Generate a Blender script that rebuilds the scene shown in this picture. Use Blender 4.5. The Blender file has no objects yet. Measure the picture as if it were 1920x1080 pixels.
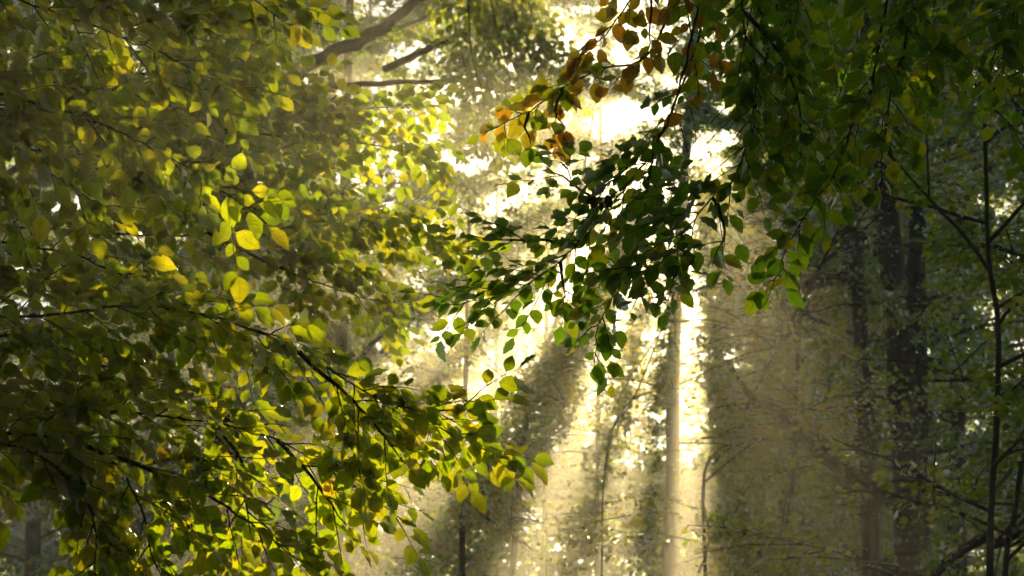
import bpy, math
import numpy as np
from mathutils import Vector, Matrix

R = math.radians
rng = np.random.default_rng(11)
scene = bpy.context.scene
col = scene.collection

# ------------------------------------------------------------------ camera
PITCH = R(13.5)
CAM = np.array((0.0, 0.0, 1.7))
FWD = np.array((0.0, math.cos(PITCH), math.sin(PITCH)))
RIGHT = np.array((1.0, 0.0, 0.0))
UP = np.array((0.0, -math.sin(PITCH), math.cos(PITCH)))
F = 960 / math.tan(R(15.0))            # focal length in pixels of a 1920 wide frame
cam_data = bpy.data.cameras.new('camera')
cam = bpy.data.objects.new('camera', cam_data)
col.objects.link(cam)
cam.location = CAM
cam.rotation_euler = (R(90) + PITCH, 0, 0)
cam_data.angle = R(30)
cam_data.clip_end = 2000
cam_data.dof.use_dof = True
cam_data.dof.focus_distance = 6.2
cam_data.dof.aperture_fstop = 7.5
scene.camera = cam

def P(px, py, d):
    """point at depth d (metres along the view axis) in the direction of a pixel"""
    return CAM + d * (FWD + RIGHT * (px - 960) / F - UP * (py - 540) / F)

def proj(p):
    rel = p - CAM
    z = np.maximum(rel @ FWD, 0.05)
    return 960 + F * (rel @ RIGHT) / z, 540 - F * (rel @ UP) / z, z

# ------------------------------------------------------------------ light
SUN_PX = (1302, 212)
sd = FWD + RIGHT * (SUN_PX[0] - 960) / F - UP * (SUN_PX[1] - 540) / F
SUN = sd / np.linalg.norm(sd)
SUN_EL = math.asin(SUN[2])
SUN_AZ = math.atan2(SUN[0], SUN[1])
world = bpy.data.worlds.new('World')
scene.world = world
world.use_nodes = True
wn = world.node_tree
sky = wn.nodes.new('ShaderNodeTexSky')
sky.sky_type = 'NISHITA'
sky.sun_disc = False
sky.sun_elevation = SUN_EL
sky.sun_rotation = SUN_AZ
sky.dust_density = 0.3
bg = wn.nodes['Background']
bg.inputs['Strength'].default_value = 0.05
wn.links.new(sky.outputs[0], bg.inputs['Color'])
sl = bpy.data.lights.new('sun', 'SUN')
sl.energy = 5.0
sl.angle = R(0.5)
sl.color = (1.0, 0.77, 0.37)
sun = bpy.data.objects.new('sun', sl)
col.objects.link(sun)
sun.rotation_euler = Vector(SUN).to_track_quat('Z', 'Y').to_euler()
sun.location = (0, 0, 40)

scene.view_settings.view_transform = 'Standard'
scene.view_settings.look = 'None'
scene.view_settings.gamma = 1.0
scene.view_settings.use_curve_mapping = False
scene.view_settings.exposure = 1.3

cy = scene.cycles
cy.max_bounces = 6
cy.diffuse_bounces = 2
cy.glossy_bounces = 2
cy.transmission_bounces = 4
cy.transparent_max_bounces = 4
cy.volume_bounces = 0
cy.use_adaptive_sampling = True
cy.adaptive_threshold = 0.025
cy.adaptive_min_samples = 24
cy.use_denoising = True
cy.denoiser = 'OPENIMAGEDENOISE'
cy.sample_clamp_indirect = 6.0
cy.caustics_reflective = False
cy.caustics_refractive = False

# ------------------------------------------------------------------ materials
def new_mat(name):
    m = bpy.data.materials.new(name)
    m.use_nodes = True
    nt = m.node_tree
    nt.nodes.clear()
    return m, nt, nt.nodes.new('ShaderNodeOutputMaterial')

def ramp(nt, stops, src):
    r = nt.nodes.new('ShaderNodeValToRGB')
    e = r.color_ramp.elements
    while len(e) < len(stops):
        e.new(0.5)
    for el, (pos, c) in zip(e, stops):
        el.position = pos
        el.color = (*c, 1)
    nt.links.new(src, r.inputs['Fac'])
    return r.outputs['Color']

def math_node(nt, op, a, b=None, c=None):
    n = nt.nodes.new('ShaderNodeMath')
    n.operation = op
    for i, v in enumerate((a, b, c)):
        if v is None:
            continue
        if isinstance(v, (int, float)):
            n.inputs[i].default_value = v
        else:
            nt.links.new(v, n.inputs[i])
    return n.outputs[0]

def mix_rgb(nt, kind, fac, a, b):
    n = nt.nodes.new('ShaderNodeMix')
    n.data_type = 'RGBA'
    n.blend_type = kind
    for s, v in ((n.inputs[0], fac), (n.inputs[6], a), (n.inputs[7], b)):
        if isinstance(v, (int, float)):
            s.default_value = v
        elif isinstance(v, tuple):
            s.default_value = (*v, 1)
        else:
            nt.links.new(v, s)
    return n.outputs[2]

def leaf_material(name, refl, trans, per_object, gloss=0.045, share=0.68, veins=True):
    """thin leaf: light reflected from the face, light let through, waxy surface"""
    m, nt, out = new_mat(name)
    if per_object:
        rnd = nt.nodes.new('ShaderNodeObjectInfo').outputs['Random']
    else:
        a = nt.nodes.new('ShaderNodeAttribute')
        a.attribute_name = 'rnd'
        rnd = a.outputs['Fac']
    cr = ramp(nt, refl, rnd)
    ct = ramp(nt, trans, rnd)
    nrm = None
    if veins:
        uv = nt.nodes.new('ShaderNodeUVMap')
        sep = nt.nodes.new('ShaderNodeSeparateXYZ')
        nt.links.new(uv.outputs[0], sep.inputs[0])
        ax = math_node(nt, 'ABSOLUTE', sep.outputs[0])
        t = math_node(nt, 'SUBTRACT', sep.outputs[1], math_node(nt, 'MULTIPLY', ax, 0.55))
        tri = math_node(nt, 'PINGPONG', math_node(nt, 'MULTIPLY', t, 8.0), 0.5)
        side = math_node(nt, 'SUBTRACT', 1.0, math_node(nt, 'MULTIPLY', tri, 9.0))
        mid = math_node(nt, 'SUBTRACT', 1.0, math_node(nt, 'MULTIPLY', ax, 28.0))
        v = math_node(nt, 'MAXIMUM', math_node(nt, 'MAXIMUM', side, mid), 0.0)
        nz = nt.nodes.new('ShaderNodeTexNoise')
        nz.inputs['Scale'].default_value = 6
        off = nt.nodes.new('ShaderNodeVectorMath')
        off.operation = 'MULTIPLY_ADD'
        nt.links.new(rnd, off.inputs[0])
        off.inputs[1].default_value = (61, 37, 83)
        nt.links.new(uv.outputs[0], off.inputs[2])
        nt.links.new(off.outputs[0], nz.inputs['Vector'])
        nz.inputs['Detail'].default_value = 4
        sp = nt.nodes.new('ShaderNodeTexNoise')
        sp.inputs['Scale'].default_value = 13
        sp.inputs['Detail'].default_value = 3
        nt.links.new(off.outputs[0], sp.inputs['Vector'])
        spot = math_node(nt, 'MULTIPLY', math_node(nt, 'GREATER_THAN', sp.outputs['Fac'], 0.68), 0.75)
        ct = mix_rgb(nt, 'MIX', spot, ct, (0.22, 0.10, 0.02))
        cr = mix_rgb(nt, 'MIX', spot, cr, (0.09, 0.05, 0.02))
        blot = math_node(nt, 'MULTIPLY_ADD', nz.outputs['Fac'], 1.0, 0.48)
        dark = math_node(nt, 'MULTIPLY', math_node(nt, 'SUBTRACT', 1.0, math_node(nt, 'MULTIPLY', v, 0.34)), blot)
        comb = nt.nodes.new('ShaderNodeCombineXYZ')
        for i in range(3):
            nt.links.new(dark, comb.inputs[i])
        ct = mix_rgb(nt, 'MULTIPLY', 1.0, ct, comb.outputs[0])
        bmp = nt.nodes.new('ShaderNodeBump')
        bmp.inputs['Strength'].default_value = 0.15
        bmp.inputs['Distance'].default_value = 0.02
        nt.links.new(tri, bmp.inputs['Height'])
        nrm = bmp.outputs[0]
    d = nt.nodes.new('ShaderNodeBsdfDiffuse')
    nt.links.new(cr, d.inputs['Color'])
    t = nt.nodes.new('ShaderNodeBsdfTranslucent')
    nt.links.new(ct, t.inputs['Color'])
    g = nt.nodes.new('ShaderNodeBsdfGlossy')
    g.inputs['Roughness'].default_value = 0.38
    g.inputs['Color'].default_value = (0.9, 0.95, 1, 1)
    fr = nt.nodes.new('ShaderNodeFresnel')
    fr.inputs['IOR'].default_value = 1.42
    if nrm:
        for s in (d, g, fr):
            nt.links.new(nrm, s.inputs['Normal'])
    mx = nt.nodes.new('ShaderNodeMixShader')
    mx.inputs[0].default_value = share
    nt.links.new(d.outputs[0], mx.inputs[1])
    nt.links.new(t.outputs[0], mx.inputs[2])
    m2 = nt.nodes.new('ShaderNodeMixShader')
    nt.links.new(math_node(nt, 'MULTIPLY', fr.outputs[0], gloss * 10), m2.inputs[0])
    nt.links.new(mx.outputs[0], m2.inputs[1])
    nt.links.new(g.outputs[0], m2.inputs[2])
    nt.links.new(m2.outputs[0], out.inputs['Surface'])
    return m

G_R = [(0.0, (0.030, 0.060, 0.010)), (0.5, (0.045, 0.078, 0.012)), (0.85, (0.07, 0.09, 0.012)), (1.0, (0.10, 0.09, 0.015))]
G_T = [(0.0, (0.36, 0.54, 0.007)), (0.5, (0.54, 0.66, 0.007)), (0.85, (0.72, 0.74, 0.009)), (1.0, (0.82, 0.74, 0.010))]
Y_R = [(0.0, (0.10, 0.11, 0.015)), (1.0, (0.20, 0.13, 0.02))]
Y_T = [(0.0, (0.62, 0.58, 0.012)), (0.55, (0.85, 0.60, 0.02)), (1.0, (0.90, 0.42, 0.03))]
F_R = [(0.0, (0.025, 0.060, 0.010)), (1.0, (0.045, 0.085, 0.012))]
F_T = [(0.0, (0.20, 0.44, 0.010)), (0.7, (0.34, 0.56, 0.010)), (1.0, (0.62, 0.66, 0.012))]  # greener copy of the green leaf: shade is put into its colour
B_R = [(0.0, (0.10, 0.045, 0.014)), (1.0, (0.16, 0.06, 0.015))]
B_T = [(0.0, (0.72, 0.36, 0.015)), (1.0, (0.94, 0.52, 0.02))]
D_R = [(0.0, (0.05, 0.030, 0.02)), (1.0, (0.08, 0.045, 0.025))]
D_T = [(0.0, (0.04, 0.015, 0.008)), (1.0, (0.08, 0.03, 0.01))]
M = {}
for key, r_, t_ in (('green', G_R, G_T), ('yellow', Y_R, Y_T), ('brown', B_R, B_T), ('dry', D_R, D_T), ('shade_green', F_R, F_T)):
    M[key] = leaf_material('leaf_' + key, r_, t_, True)
    M[key + '_mass'] = leaf_material('leaf_' + key + '_mass', r_, t_, False)
C_R = [(0.0, (0.028, 0.065, 0.016)), (0.6, (0.042, 0.082, 0.016)), (1.0, (0.065, 0.09, 0.018))]
C_T = [(0.0, (0.22, 0.42, 0.012)), (0.6, (0.40, 0.52, 0.012)), (0.9, (0.55, 0.58, 0.015)), (1.0, (0.78, 0.62, 0.02))]
M['crown'] = leaf_material('crown_leaf', C_R, C_T, False, veins=False)
A_R = [(0.0, (0.05, 0.085, 0.016)), (0.6, (0.085, 0.10, 0.018)), (1.0, (0.13, 0.10, 0.02))]
A_T = [(0.0, (0.40, 0.50, 0.015)), (0.6, (0.66, 0.60, 0.02)), (1.0, (0.86, 0.56, 0.03))]
M['crown_gold'] = leaf_material('crown_leaf_gold', A_R, A_T, False, veins=False)

def bark_material(name, c0, c1, scale):
    m, nt, out = new_mat(name)
    tc = nt.nodes.new('ShaderNodeTexCoord')
    mp = nt.nodes.new('ShaderNodeMapping')
    mp.inputs['Scale'].default_value = (scale, scale, scale * 0.25)
    nt.links.new(tc.outputs['Object'], mp.inputs[0])
    n1 = nt.nodes.new('ShaderNodeTexNoise')
    n1.inputs['Scale'].default_value = 3
    n1.inputs['Detail'].default_value = 8
    nt.links.new(mp.outputs[0], n1.inputs['Vector'])
    c = ramp(nt, [(0.3, c0), (0.7, c1)], n1.outputs['Fac'])
    n2 = nt.nodes.new('ShaderNodeTexNoise')
    n2.inputs['Scale'].default_value = 0.9
    n2.inputs['Detail'].default_value = 6
    nt.links.new(tc.outputs['Object'], n2.inputs['Vector'])
    c = mix_rgb(nt, 'MIX', ramp(nt, [(0.48, (0, 0, 0)), (0.62, (0.6, 0.6, 0.6))], n2.outputs['Fac']), c, (0.035, 0.055, 0.015))
    p = nt.nodes.new('ShaderNodeBsdfPrincipled')
    p.inputs['Roughness'].default_value = 0.85
    nt.links.new(c, p.inputs['Base Color'])
    b = nt.nodes.new('ShaderNodeBump')
    b.inputs['Strength'].default_value = 0.6
    b.inputs['Distance'].default_value = 0.03
    nt.links.new(n1.outputs['Fac'], b.inputs['Height'])
    nt.links.new(b.outputs[0], p.inputs['Normal'])
    nt.links.new(p.outputs[0], out.inputs['Surface'])
    return m
M['bark'] = bark_material('bark', (0.03, 0.025, 0.018), (0.08, 0.068, 0.05), 4)
M['twig'] = bark_material('twig_bark', (0.03, 0.022, 0.016), (0.075, 0.055, 0.04), 20)

m, nt, out = new_mat('forest_floor')
n1 = nt.nodes.new('ShaderNodeTexNoise')
n1.inputs['Scale'].default_value = 1.5
n1.inputs['Detail'].default_value = 10
tc = nt.nodes.new('ShaderNodeTexCoord')
nt.links.new(tc.outputs['Object'], n1.inputs['Vector'])
p = nt.nodes.new('ShaderNodeBsdfPrincipled')
p.inputs['Roughness'].default_value = 0.95
nt.links.new(ramp(nt, [(0.3, (0.05, 0.035, 0.02)), (0.55, (0.11, 0.07, 0.035)), (0.75, (0.06, 0.08, 0.025))], n1.outputs['Fac']), p.inputs['Base Color'])
nt.links.new(p.outputs[0], out.inputs['Surface'])
M['floor'] = m

# ------------------------------------------------------------------ mesh helpers
def link(o, parent=None):
    col.objects.link(o)
    if parent is not None:
        o.parent = parent
    return o

def tag(o, label=None, cat=None, group=None, kind=None):
    for k, v in (('label', label), ('category', cat), ('group', group), ('kind', kind)):
        if v:
            o[k] = v
    return o

def empty(name, loc):
    o = bpy.data.objects.new(name, None)
    o.location = loc
    o.empty_display_size = 0.2
    return link(o)

def quad_mesh(name, verts, quads, mat, rnd=None, uv=None, smooth=False):
    me = bpy.data.meshes.new(name)
    nv, nf = len(verts), len(quads)
    me.vertices.add(nv)
    me.vertices.foreach_set('co', np.ascontiguousarray(verts, dtype=np.float32).ravel())
    me.loops.add(nf * 4)
    me.loops.foreach_set('vertex_index', np.ascontiguousarray(quads, dtype=np.int32).ravel())
    me.polygons.add(nf)
    me.polygons.foreach_set('loop_start', np.arange(0, nf * 4, 4, dtype=np.int32))
    if smooth:
        me.polygons.foreach_set('use_smooth', np.ones(nf, dtype=bool))
    me.update(calc_edges=True)
    if rnd is not None:
        a = me.attributes.new('rnd', 'FLOAT', 'POINT')
        a.data.foreach_set('value', np.ascontiguousarray(rnd, dtype=np.float32))
    if uv is not None:
        l = me.uv_layers.new(name='UVMap')
        l.data.foreach_set('uv', np.ascontiguousarray(uv[np.asarray(quads).ravel()], dtype=np.float32).ravel())
    me.materials.append(mat)
    return me

def nrmz(v):
    return v / np.maximum(np.linalg.norm(v, axis=-1, keepdims=True), 1e-9)

class Tubes:
    """bent tapering round stems collected into one mesh"""
    def __init__(self):
        self.v, self.q, self.n = [], [], 0
    def add(self, pts, radii, sides=8, wob=0.0):
        pts = np.asarray(pts, float)
        k = len(pts)
        radii = np.asarray(radii, float)
        tan = nrmz(np.gradient(pts, axis=0))
        ref = np.array((0.31, 0.95, 0.1)) if abs(tan[0][2]) > 0.6 else np.array((0.0, 0.0, 1.0))
        a = nrmz(np.cross(tan, ref))
        b = np.cross(tan, a)
        th = np.arange(sides) * 2 * math.pi / sides
        rr = radii[:, None] * (1 + wob * rng.uniform(-1, 1, (k, sides)))
        ring = pts[:, None, :] + rr[..., None] * (np.cos(th)[None, :, None] * a[:, None, :] + np.sin(th)[None, :, None] * b[:, None, :])
        i = np.arange(k - 1)[:, None] * sides
        j = np.arange(sides)[None, :]
        j2 = (j + 1) % sides
        q = np.stack([i + j, i + j2, i + sides + j2, i + sides + j], -1).reshape(-1, 4)
        self.v.append(ring.reshape(-1, 3))
        self.q.append(q + self.n)
        self.n += k * sides
    def mesh(self, name, mat, origin=(0, 0, 0)):
        return quad_mesh(name, np.concatenate(self.v) - np.asarray(origin, float), np.concatenate(self.q), mat, smooth=True)

def smooth_line(pts, n):
    """Catmull-Rom resample of a polyline (any columns) to n points"""
    p = np.asarray(pts, float)
    if len(p) == 2:
        t = np.linspace(0, 1, n)[:, None]
        return p[0] * (1 - t) + p[1] * t
    e = np.vstack([2 * p[0] - p[1], p, 2 * p[-1] - p[-2]])
    seg = np.linalg.norm(np.diff(p[:, :3], axis=0), axis=1)
    cum = np.concatenate([[0], np.cumsum(seg)])
    s = np.linspace(0, cum[-1] * 0.99999, n)
    i = np.clip(np.searchsorted(cum, s, side='right') - 1, 0, len(p) - 2)
    t = ((s - cum[i]) / np.maximum(seg[i], 1e-9))[:, None]
    p0, p1, p2, p3 = e[i], e[i + 1], e[i + 2], e[i + 3]
    return 0.5 * (2 * p1 + (p2 - p0) * t + (2 * p0 - 5 * p1 + 4 * p2 - p3) * t ** 2 + (3 * p1 - p0 - 3 * p2 + p3) * t ** 3)

_lat = np.random.default_rng(5).random((128, 128))
def vnoise(x, y):
    xi = np.floor(x).astype(int)
    yi = np.floor(y).astype(int)
    fx, fy = x - xi, y - yi
    fx, fy = fx * fx * (3 - 2 * fx), fy * fy * (3 - 2 * fy)
    g = lambda i, j: _lat[i % 128, j % 128]
    return (g(xi, yi) * (1 - fx) + g(xi + 1, yi) * fx) * (1 - fy) + (g(xi, yi + 1) * (1 - fx) + g(xi + 1, yi + 1) * fx) * fy

# ------------------------------------------------------------------ setting
s_ = 400
me = quad_mesh('ground', np.array([(-s_, -s_, 0), (s_, -s_, 0), (s_, s_, 0), (-s_, s_, 0)], float), np.array([[0, 1, 2, 3]]), M['floor'])
tag(link(bpy.data.objects.new('ground', me)), 'brown leaf litter on the forest floor', 'ground', kind='structure')

HX0, HX1, HY0, HY1, HZ0, HZ1 = -80, 80, -20, 112, -1.0, 30.0
hv = np.array([(x, y, z) for z in (HZ0, HZ1) for y in (HY0, HY1) for x in (HX0, HX1)], float)
hq = np.array([[0, 2, 3, 1], [4, 5, 7, 6], [0, 1, 5, 4], [2, 6, 7, 3], [0, 4, 6, 2], [1, 3, 7, 5]])
m, nt, out = new_mat('haze')
pv = nt.nodes.new('ShaderNodeVolumePrincipled')
pv.inputs['Color'].default_value = (0.96, 0.93, 0.86, 1)
pv.inputs['Density'].default_value = 0.0038
pv.inputs['Anisotropy'].default_value = 0.70
pv.inputs['Density Attribute'].default_value = ''
m.cycles.homogeneous_volume = True
nt.links.new(pv.outputs[0], out.inputs['Volume'])
tag(link(bpy.data.objects.new('haze', quad_mesh('haze', hv, hq, m))), 'thin golden morning mist between the trees', 'haze', kind='stuff')

# ------------------------------------------------------------------ gaps in the canopy
HOLES = [  # px, py, rx, ry, how open
    (1335, 262, 56, 62, 0.96), (1340, 200, 40, 26, 0.9), (1160, 228, 66, 44, 0.94), (1060, 85, 95, 34, 0.93),
    (1140, 115, 66, 40, 0.9), (1205, 75, 60, 50, 0.85), (1210, 10, 60, 25, 0.85), (890, 168, 125, 38, 0.99), (700, 168, 90, 14, 0.9), (780, 100, 75, 36, 0.95), (950, 120, 75, 32, 0.95),
    (850, 300, 180, 34, 0.97), (780, 422, 40, 22, 1.0), (735, 395, 40, 22, 0.95), (700, 350, 60, 30, 0.8), (870, 500, 50, 30, 0.7), (845, 608, 58, 24, 0.95),
    (812, 645, 30, 44, 0.85), (925, 685, 50, 30, 0.4), (780, 530, 44, 34, 0.85), (830, 110, 60, 40, 0.8), (960, 260, 60, 40, 0.85), (1090, 330, 70, 40, 0.7),
    (1375, 440, 80, 46, 0.55), (1320, 520, 90, 50, 0.5), (1400, 585, 90, 45, 0.45), (1300, 640, 110, 45, 0.45),
    (1240, 420, 90, 70, 0.6), (1280, 760, 44, 60, 0.5), (1830, 160, 16, 10, 0.9), (1838, 315, 22, 12, 0.9), (1890, 340, 18, 14, 0.8),
    (1860, 590, 24, 26, 0.8), (1572, 850, 14, 24, 0.9), (1910, 640, 16, 20, 0.8), (560, 60, 26, 10, 0.8), (640, 90, 40, 14, 0.7),
    (740, 20, 60, 16, 0.8), (870, 30, 90, 30, 0.6), (1350, 60, 24, 40, 0.8), (1450, 130, 30, 40, 0.35), (1480, 350, 60, 50, 0.3),
    (1560, 200, 20, 30, 0.4), (600, 560, 30, 30, 0.4)]

def open_mask(px, py, r):
    """True where a leaf seen at (px, py) is missing"""
    n = vnoise(px / 26 + 9.3, py / 26 + 2.1) * 0.6 + vnoise(px / 9 + 3.3, py / 9 + 7.7) * 0.4
    gone = np.zeros(len(px), bool)
    for cx, cy_, rx, ry, k in HOLES:
        e = ((px - cx) / rx) ** 2 + ((py - cy_) / ry) ** 2 + (n - 0.42) * 3.6
        gone |= (e < 1) & (r < k)
    return gone

# the same gaps as the sun sees them: the leaves that would shade these places are missing
E1 = nrmz(np.cross(SUN, (0, 0, 1.0)))
E2 = np.cross(E1, SUN)
LIT = [  # px, py, depth, rx, ry, how open: near leaves that stand in a patch of sun
    (430, 340, 4.8, 120, 115, 0.97), (300, 255, 4.8, 60, 45, 0.97), (725, 215, 9.5, 130, 80, 0.98), (740, 430, 9.5, 130, 60, 0.97), (880, 470, 9.5, 50, 35, 0.95),
    (570, 690, 5.2, 165, 115, 0.985), (860, 815, 5.2, 150, 105, 0.985), (520, 900, 5.4, 175, 130, 0.985), (640, 960, 5.4, 60, 60, 0.95),
    (230, 1000, 4.9, 150, 90, 0.95), (420, 1040, 4.9, 130, 60, 0.95), (910, 560, 6.5, 90, 45, 0.97), (1060, 500, 6.5, 70, 60, 0.8), (1120, 640, 6.2, 50, 60, 0.9),
    (990, 210, 6.4, 130, 90, 0.98), (1160, 60, 6.3, 120, 80, 0.95), (1700, 250, 5.8, 45, 60, 0.9), (1800, 90, 5.6, 110, 70, 0.25)]
SHAFTS = [  # direction from straight down (deg), from - to metres off the line to the sun, how open, how whole
    (-54, -46, 1.6, 10, 0.96, 0.28), (-44, -33.5, 1.3, 12, 0.98, 0.22), (-25, -17.5, 0.9, 12, 0.965, 0.25), (-15.5, -8.5, 0.9, 12, 0.95, 0.28), (-6, 1.5, 0.6, 12, 0.96, 0.24),
    (5, 21, 0.8, 1.8, 0.85, 0.35), (-70, -60, 2.5, 8, 0.6, 0.4)]

def sun_mask(p, r):
    q = p - CAM
    u, v = q @ E1, q @ E2
    n = vnoise(u / 0.35 + 40.2, v / 0.35 + 11.7) * 0.6 + vnoise(u / 0.11 + 3.1, v / 0.11 + 77.7) * 0.4
    gone = np.zeros(len(p), bool)
    for px, py, d, rx, ry, k in LIT:
        c = P(px, py, d) - CAM
        e = ((u - c @ E1) / (1.2 * rx * d / F)) ** 2 + ((v - c @ E2) / (1.2 * ry * d / F)) ** 2 + (n - 0.5) * 1.6
        gone |= (e < 1) & (r < 1 - (1 - k) * 0.3)
    rho = np.hypot(u, v)
    phi = np.degrees(np.arctan2(u, -v)) + (n - 0.5) * 9
    for a, b, r0, r1, k, w in SHAFTS:
        gone |= (phi > a) & (phi < b) & (rho > r0) & (rho < r1) & (r < k) & (n > w)
    return gone

CLEAR = [  # stretches where a trunk or limb shows: x0, y0, x1, y1, half width, nearer than, how clear
    (1598, 380, 1610, 640, 24, 33.6, 0.9), (1624, 690, 1632, 1085, 26, 33.6, 0.85), (1655, 330, 1672, 520, 26, 28.6, 0.92), (1680, 640, 1706, 1085, 30, 28.6, 0.85),
    (1717, 400, 1719, 560, 26, 29.6, 0.92), (1720, 690, 1722, 1010, 26, 29.6, 0.8), (1612, 5, 1632, 110, 26, 28.6, 0.9), (1600, 510, 1440, 536, 16, 33, 0.9), (1440, 533, 1320, 484, 16, 32, 0.9),
    (1650, 925, 1500, 822, 26, 27.6, 0.92), (1500, 822, 1395, 735, 20, 27.4, 0.9), (1262, 780, 1261, 1085, 26, 59, 0.7), (1290, 330, 1284, 480, 20, 59, 0.5),
    (560, 128, 800, -10, 24, 28, 0.6), (560, 165, 990, 165, 12, 28, 0.5)]

FRONT = [  # nearer crowns thin out here and let the glowing farther ones show: px, py, rx, ry, nearer than, how open
    (1430, 520, 130, 165, 58, 0.8), (860, 330, 200, 270, 50, 0.45)]

def clear_mask(px, py, z, r):
    gone = np.zeros(len(px), bool)
    n = vnoise(px / 30 + 4.4, py / 30 + 8.8)
    for cx, cy_, rx, ry, d, k in FRONT:
        gone |= (((px - cx) / rx) ** 2 + ((py - cy_) / ry) ** 2 + (n - 0.5) * 1.2 < 1) & (z < d) & (r < k)
    for x0, y0, x1, y1, w, d, k in CLEAR:
        dx, dy = x1 - x0, y1 - y0
        t = np.clip(((px - x0) * dx + (py - y0) * dy) / (dx * dx + dy * dy), 0, 1)
        gone |= (np.hypot(px - x0 - t * dx, py - y0 - t * dy) < w * (0.7 + 0.6 * vnoise(px / 20, py / 20))) & (z < d) & (r < k)
    return gone

def clump_mask(px, py, r):
    """thinner, speckled canopy round the light; dense on both flanks"""
    n = vnoise(px / 34 + 1.7, py / 22 + 5.2) * 0.55 + vnoise(px / 11 + 8.1, py / 9 + 0.4) * 0.45
    c = np.clip(1 - ((px - 1090) / 470) ** 2, 0, 1) * np.clip(1 - ((py - 280) / 480) ** 2, 0, 1)
    return (n + 0.25 * (r - 0.5)) < 0.31 * c ** 0.6

# ------------------------------------------------------------------ background foliage
class LeafBag:
    def __init__(self):
        self.p, self.a, self.n, self.s = [], [], [], []
    def add(self, p, a, n, s):
        self.p.append(p); self.a.append(a); self.n.append(n); self.s.append(s)
    def count(self):
        return sum(len(x) for x in self.p)
    def mesh(self, name, mat, detailed, origin):
        p, a, n, s = (np.concatenate(x) for x in (self.p, self.a, self.n, self.s))
        a = nrmz(a)
        n = nrmz(n - (n * a).sum(1, keepdims=True) * a)
        b = np.cross(a, n)
        if detailed:
            tx = np.array([0, -.30, -.27, 0, .27, .30]); ty = np.array([0, .28, .62, 1, .62, .28]); tz = np.array([0, .07, .05, -.08, .05, .07])
            tq = np.array([[0, 3, 2, 1], [0, 5, 4, 3]])
        else:
            tx = np.array([0, -.33, 0, .33]); ty = np.array([0, .45, 1, .45]); tz = np.array([0, .08, -.05, .08])
            tq = np.array([[0, 1, 2, 3]])
        k = len(tx)
        v = p[:, None, :] + s[:, None, None] * (tx[None, :, None] * b[:, None, :] + ty[None, :, None] * a[:, None, :] + tz[None, :, None] * n[:, None, :])
        q = tq[None] + (np.arange(len(p)) * k)[:, None, None]
        return quad_mesh(name, v.reshape(-1, 3) - np.asarray(origin), q.reshape(-1, 4), mat, rnd=np.repeat(rng.random(len(p)), k))

def sprays(bag, org, direc, length, width, m, leaf, carve=True, droop=0.18, margin=200, noise_thin=True, sun_from=0.0):
    """flat drooping leaf sprays: org (S,3), direc (S,3) outward; m leaves each"""
    S = len(org)
    px, py, z = proj(org)
    inside = (px > -margin) & (px < 1920 + margin) & (py > -margin) & (py < 1080 + margin)
    for sel, mm, ls in ((inside, m, leaf), (~inside, max(4, m // 8), leaf * 2.3)):
        o = org[sel]; d = direc[sel]
        k = len(o)
        if k == 0:
            continue
        L = (length[sel] * rng.uniform(0.7, 1.3, k))[:, None]
        dirh = nrmz(d)
        upv = nrmz(np.array((0, 0, 1.0)) + rng.normal(0, 0.28, (k, 3)))
        sx = nrmz(np.cross(dirh, upv))
        upv = np.cross(sx, dirh)
        tb = rng.random((k, mm))
        tb = np.floor(tb * 7) / 7 + rng.normal(0, 0.012, (k, mm))
        sgn = np.sign(rng.random((k, mm)) - 0.5)
        st = rng.random((k, mm)) ** 0.8 * width * (1.05 - 0.75 * tb)
        al = tb * L + st * 0.62
        ac = sgn * st * 0.78
        rad2 = al ** 2 + ac ** 2
        pos = (o[:, None, :] + al[..., None] * dirh[:, None, :] + ac[..., None] * sx[:, None, :]
               + rng.normal(0, 0.035, (k, mm))[..., None] * upv[:, None, :])
        pos[..., 2] -= droop * rad2
        side = np.sign(rng.random((k, mm)) - 0.5)[..., None]
        ax = (0.62 * dirh[:, None, :] + 0.78 * sgn[..., None] * sx[:, None, :]) + side * 0.6 * sx[:, None, :] + rng.normal(0, 0.25, (k, mm, 3))
        ax[..., 2] -= 0.35
        nn = 0.8 * upv[:, None, :] + rng.normal(0, 0.55, (k, mm, 3)) - 0.75 * FWD
        pos = pos.reshape(-1, 3); ax = ax.reshape(-1, 3); nn = nn.reshape(-1, 3)
        sz = ls * rng.uniform(0.7, 1.25, len(pos))
        if carve:
            qx, qy, qz = proj(pos)
            r = rng.random(len(pos))
            keep = ~open_mask(qx, qy, r) & ~(sun_mask(pos, rng.random(len(pos))) & (pos[:, 2] > sun_from)) & ~clear_mask(qx, qy, qz, r)
            if noise_thin:
                keep &= ~clump_mask(qx, qy, r)
            pos, ax, nn, sz = pos[keep], ax[keep], nn[keep], sz[keep]
        bag.add(pos, ax, nn, sz)

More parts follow.
